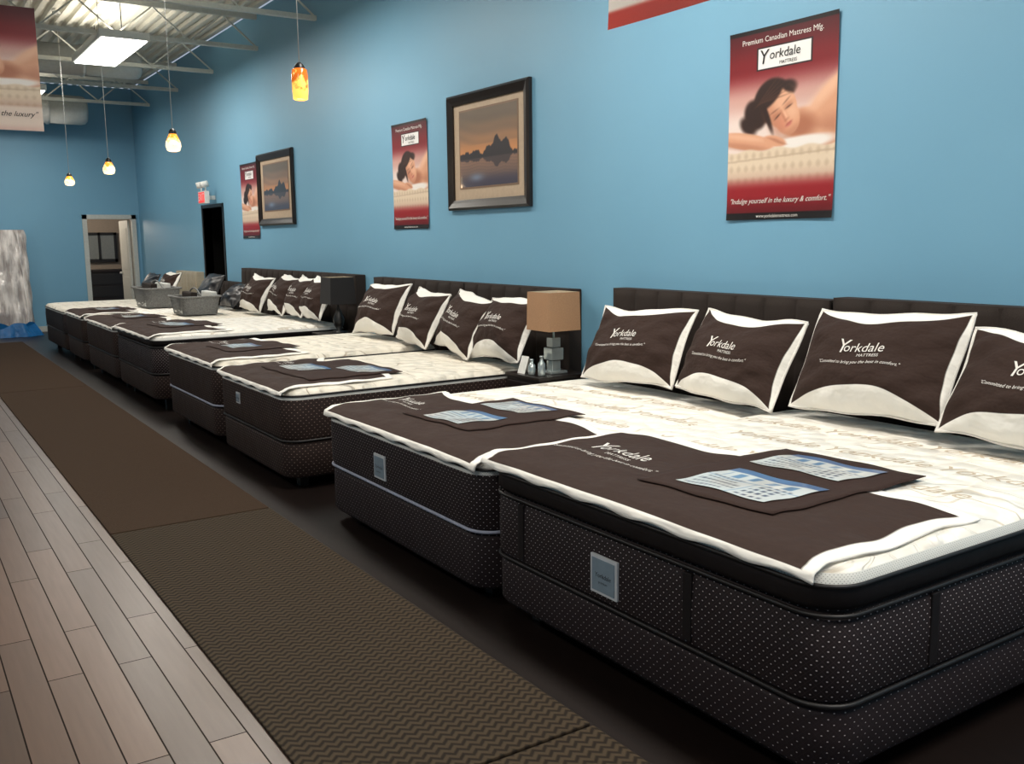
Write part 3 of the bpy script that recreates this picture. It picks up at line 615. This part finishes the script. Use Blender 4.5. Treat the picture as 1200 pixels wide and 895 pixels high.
# ------------------------------------------------------------ pendants
def amber(name,top,bot,es):
    m,nt,b=mk(name); tc=N(nt,"ShaderNodeTexCoord"); sp=N(nt,"ShaderNodeSeparateXYZ"); nt.links.new(tc.outputs["Generated"],sp.inputs[0])
    f=noise(nt,tc.outputs["Object"],28,3); r=N(nt,"ShaderNodeMapRange"); r.inputs[1].default_value=.35; r.inputs[2].default_value=.75
    nt.links.new(M(nt,'ADD',sp.outputs[2],M(nt,'MULTIPLY',M(nt,'SUBTRACT',f,.5),1.6)),r.inputs[0]); c=MIX(nt,r.outputs[0],bot,top)
    nt.links.new(c,b.inputs["Base Color"]); nt.links.new(c,b.inputs["Emission Color"]); b.inputs["Emission Strength"].default_value=es; b.inputs["Roughness"].default_value=.15; return m
m_amb=amber("amber_art_glass",rgb(185,90,25),rgb(255,205,95),1.1); m_amb2=amber("frosted_amber_glass",rgb(235,150,50),rgb(255,236,190),1.4)
def pendant(x,y,z0,z1,kind):
    e=empty("pendant_light",(x,y,z1)); H=z1-z0
    if kind==0: prof=[(.030,0),(.042,.004),(.046,H*.3),(.047,H*.7),(.043,H*.86),(.030,H*.90)]; mt=m_amb
    else: prof=[(.028,0),(.05,.006),(.062,H*.25),(.058,H*.45),(.040,H*.7),(.024,H*.9)]; mt=m_amb2
    lathe("glass_shade",prof,(x,y,z0),mt,e)
    lathe("cap",[(.03,-.015),(.032,0),(.02,.02),(.008,.03),(.001,.03)],(x,y,z1-H*.08),m_black,e)
    tube("cord",[(x,y,z1),(x,y,4.47)],.003,m_duct,e)
    lathe("canopy",[(.05,0),(.05,.03),(.001,.03)],(x,y,4.44),m_white,e)
    lathe("bulb",[(.001,0),(.012,.005),(.016,.03),(.008,.06),(.001,.06)],(x,y,z0+.03),m_lens,e,seg=12)
    l=bpy.data.lights.new("bulb_glow",'POINT'); l.energy=2.0; l.color=(1,.7,.4); l.shadow_soft_size=.05; o=bpy.data.objects.new("bulb_glow",l); COL.objects.link(o); o.parent=e; o.location=(0,0,z0-z1-.06)
pendant(2.10,5.36,2.42,2.615,0); pendant(2.10,8.22,2.36,2.53,1); pendant(2.10,10.88,2.34,2.49,1); pendant(2.10,13.38,2.35,2.49,1)

# exit sign
yc=14.45; e=empty("exit_sign",(4.2,yc,2.35))
boxes("sign_housing",[((4.05,yc-.17,2.18),(4.12,yc+.17,2.36)),((4.12,yc-.03,2.24),(WX,yc+.03,2.30))],m_white,e,.006)
boxes("sign_face",[((4.045,yc-.15,2.195),(4.05,yc+.15,2.345))],m_red,e)
text("sign_letters",[("EXIT",.15,0,0,0)],lambda x,y:(4.043,yc-x,2.27+y),m_white,e)
for s in (-.11,.11):
    tube("head_arm",[(4.085,yc+s,2.36),(4.085,yc+s,2.42)],.012,m_white,e)
    tube("lamp_head",[(4.12,yc+s,2.47),(4.08,yc+s,2.46),(4.02,yc+s*1.1,2.445)],.045,m_white,e,seg=14)

# wrapped mattress leaning at the back wall
def wrapped(x0,x1,y,zt,t):
    e=empty("plastic_wrapped_mattress",((x0+x1)/2,y,0)); ph=rng.random(4)*6
    def f(u,v):
        a=u*2*math.pi; ca,sa=np.cos(a),np.sin(a); ex=.25
        px=np.sign(ca)*np.abs(ca)**ex*(x1-x0)/2; py=np.sign(sa)*np.abs(sa)**ex*t/2
        k=1-.06*np.clip((v-.93)/.07,0,1)**2; wr=.014*np.sin(a*17+v*5+ph[0])+.010*np.sin(v*23+a*4)
        return (x0+x1)/2+px*k+wr,y+py*k+wr+.09*v*2,.02+zt*v
    grid("wrapped_body",121,50,f,m_plas,e)
    u=np.linspace(0,1,96,endpoint=False)
    obj("wrapped_top",[(float(a),float(b2),float(c)) for a,b2,c in zip(*f(u,np.ones_like(u)))],[tuple(range(96))],m_plas,e)
wrapped(1.25,2.20,19.05,1.85,.26)
def fb(u,v):
    a=u*2*math.pi; r=1+.12*np.sin(a*5)+.08*np.sin(a*11); z=.005+.20*v*(1+.25*np.sin(a*4)); rr=r*(1-.25*v)
    return 1.75+.50*rr*np.cos(a),18.66+.14*rr*np.sin(a),z
grid("blue_plastic_sheet",60,10,fb,m_bplas)

# baskets on the far beds
def basket(x,y,z,w,d,h,fill):
    e=empty("wicker_basket",(x,y,z)); 
    def f(u,v):
        a=u*2*math.pi; ca,sa=np.cos(a),np.sin(a); ex=.3; k=.86+.14*v; wv=.006*np.sin(a*40)*np.sign(np.sin(v*math.pi*10))
        return x+np.sign(ca)*abs(ca)**ex*w/2*k+wv,y+np.sign(sa)*abs(sa)**ex*d/2*k+wv,z+.002+h*v
    grid("basket_wall",121,22,f,m_wick,e)
    boxes("basket_base",[((x-w*.4,y-d*.4,z+.002),(x+w*.4,y+d*.4,z+.014))],m_wick,e)
    P=rrect(x-w/2,x+w/2,y-d/2,y+d/2,.04); tube("basket_rim",[(p[0],p[1],z+h) for p in P],.012,m_wick,e,closed=True)
    hw=[(x,y-d/2+d*t,z+h+.0+.10*math.sin(t*math.pi)) for t in np.linspace(0,1,14)]; tube("basket_handle",hw,.01,m_wick,e)
    for k in range(fill):
        ax=x-w*.36+w*.72*k/max(1,fill-1)
        boxes("folded_linen",[((ax-.04,y-d*.36,z+.02),(ax+.04,y+d*.36,z+h*(.95+.3*(k%2))))],(m_white,m_hb,m_white)[k%3],e,.015)
basket(3.22,12.05,.735,.5,.6,.22,4); basket(3.18,13.85,.735,.5,.8,.26,5)

# ------------------------------------------------------------ camera
fpx,yaw,pit,rol=1109,math.radians(33.40),math.radians(8.63),math.radians(.66)
Fv=np.array([math.sin(yaw)*math.cos(pit),math.cos(yaw)*math.cos(pit),-math.sin(pit)]); R0=np.array([math.cos(yaw),-math.sin(yaw),0]); D0=np.cross(Fv,R0)
Rr=math.cos(rol)*R0+math.sin(rol)*D0; Dr=-math.sin(rol)*R0+math.cos(rol)*D0
cd=bpy.data.cameras.new("camera"); co=bpy.data.objects.new("camera",cd); COL.objects.link(co)
mw=Matrix.Identity(4)
for i in range(3): mw[i][0]=Rr[i]; mw[i][1]=-Dr[i]; mw[i][2]=-Fv[i]
mw[2][3]=1.62; co.matrix_world=mw
cd.sensor_fit='HORIZONTAL'; cd.sensor_width=36; cd.lens=fpx/1200*36; cd.clip_start=.05; SC.camera=co
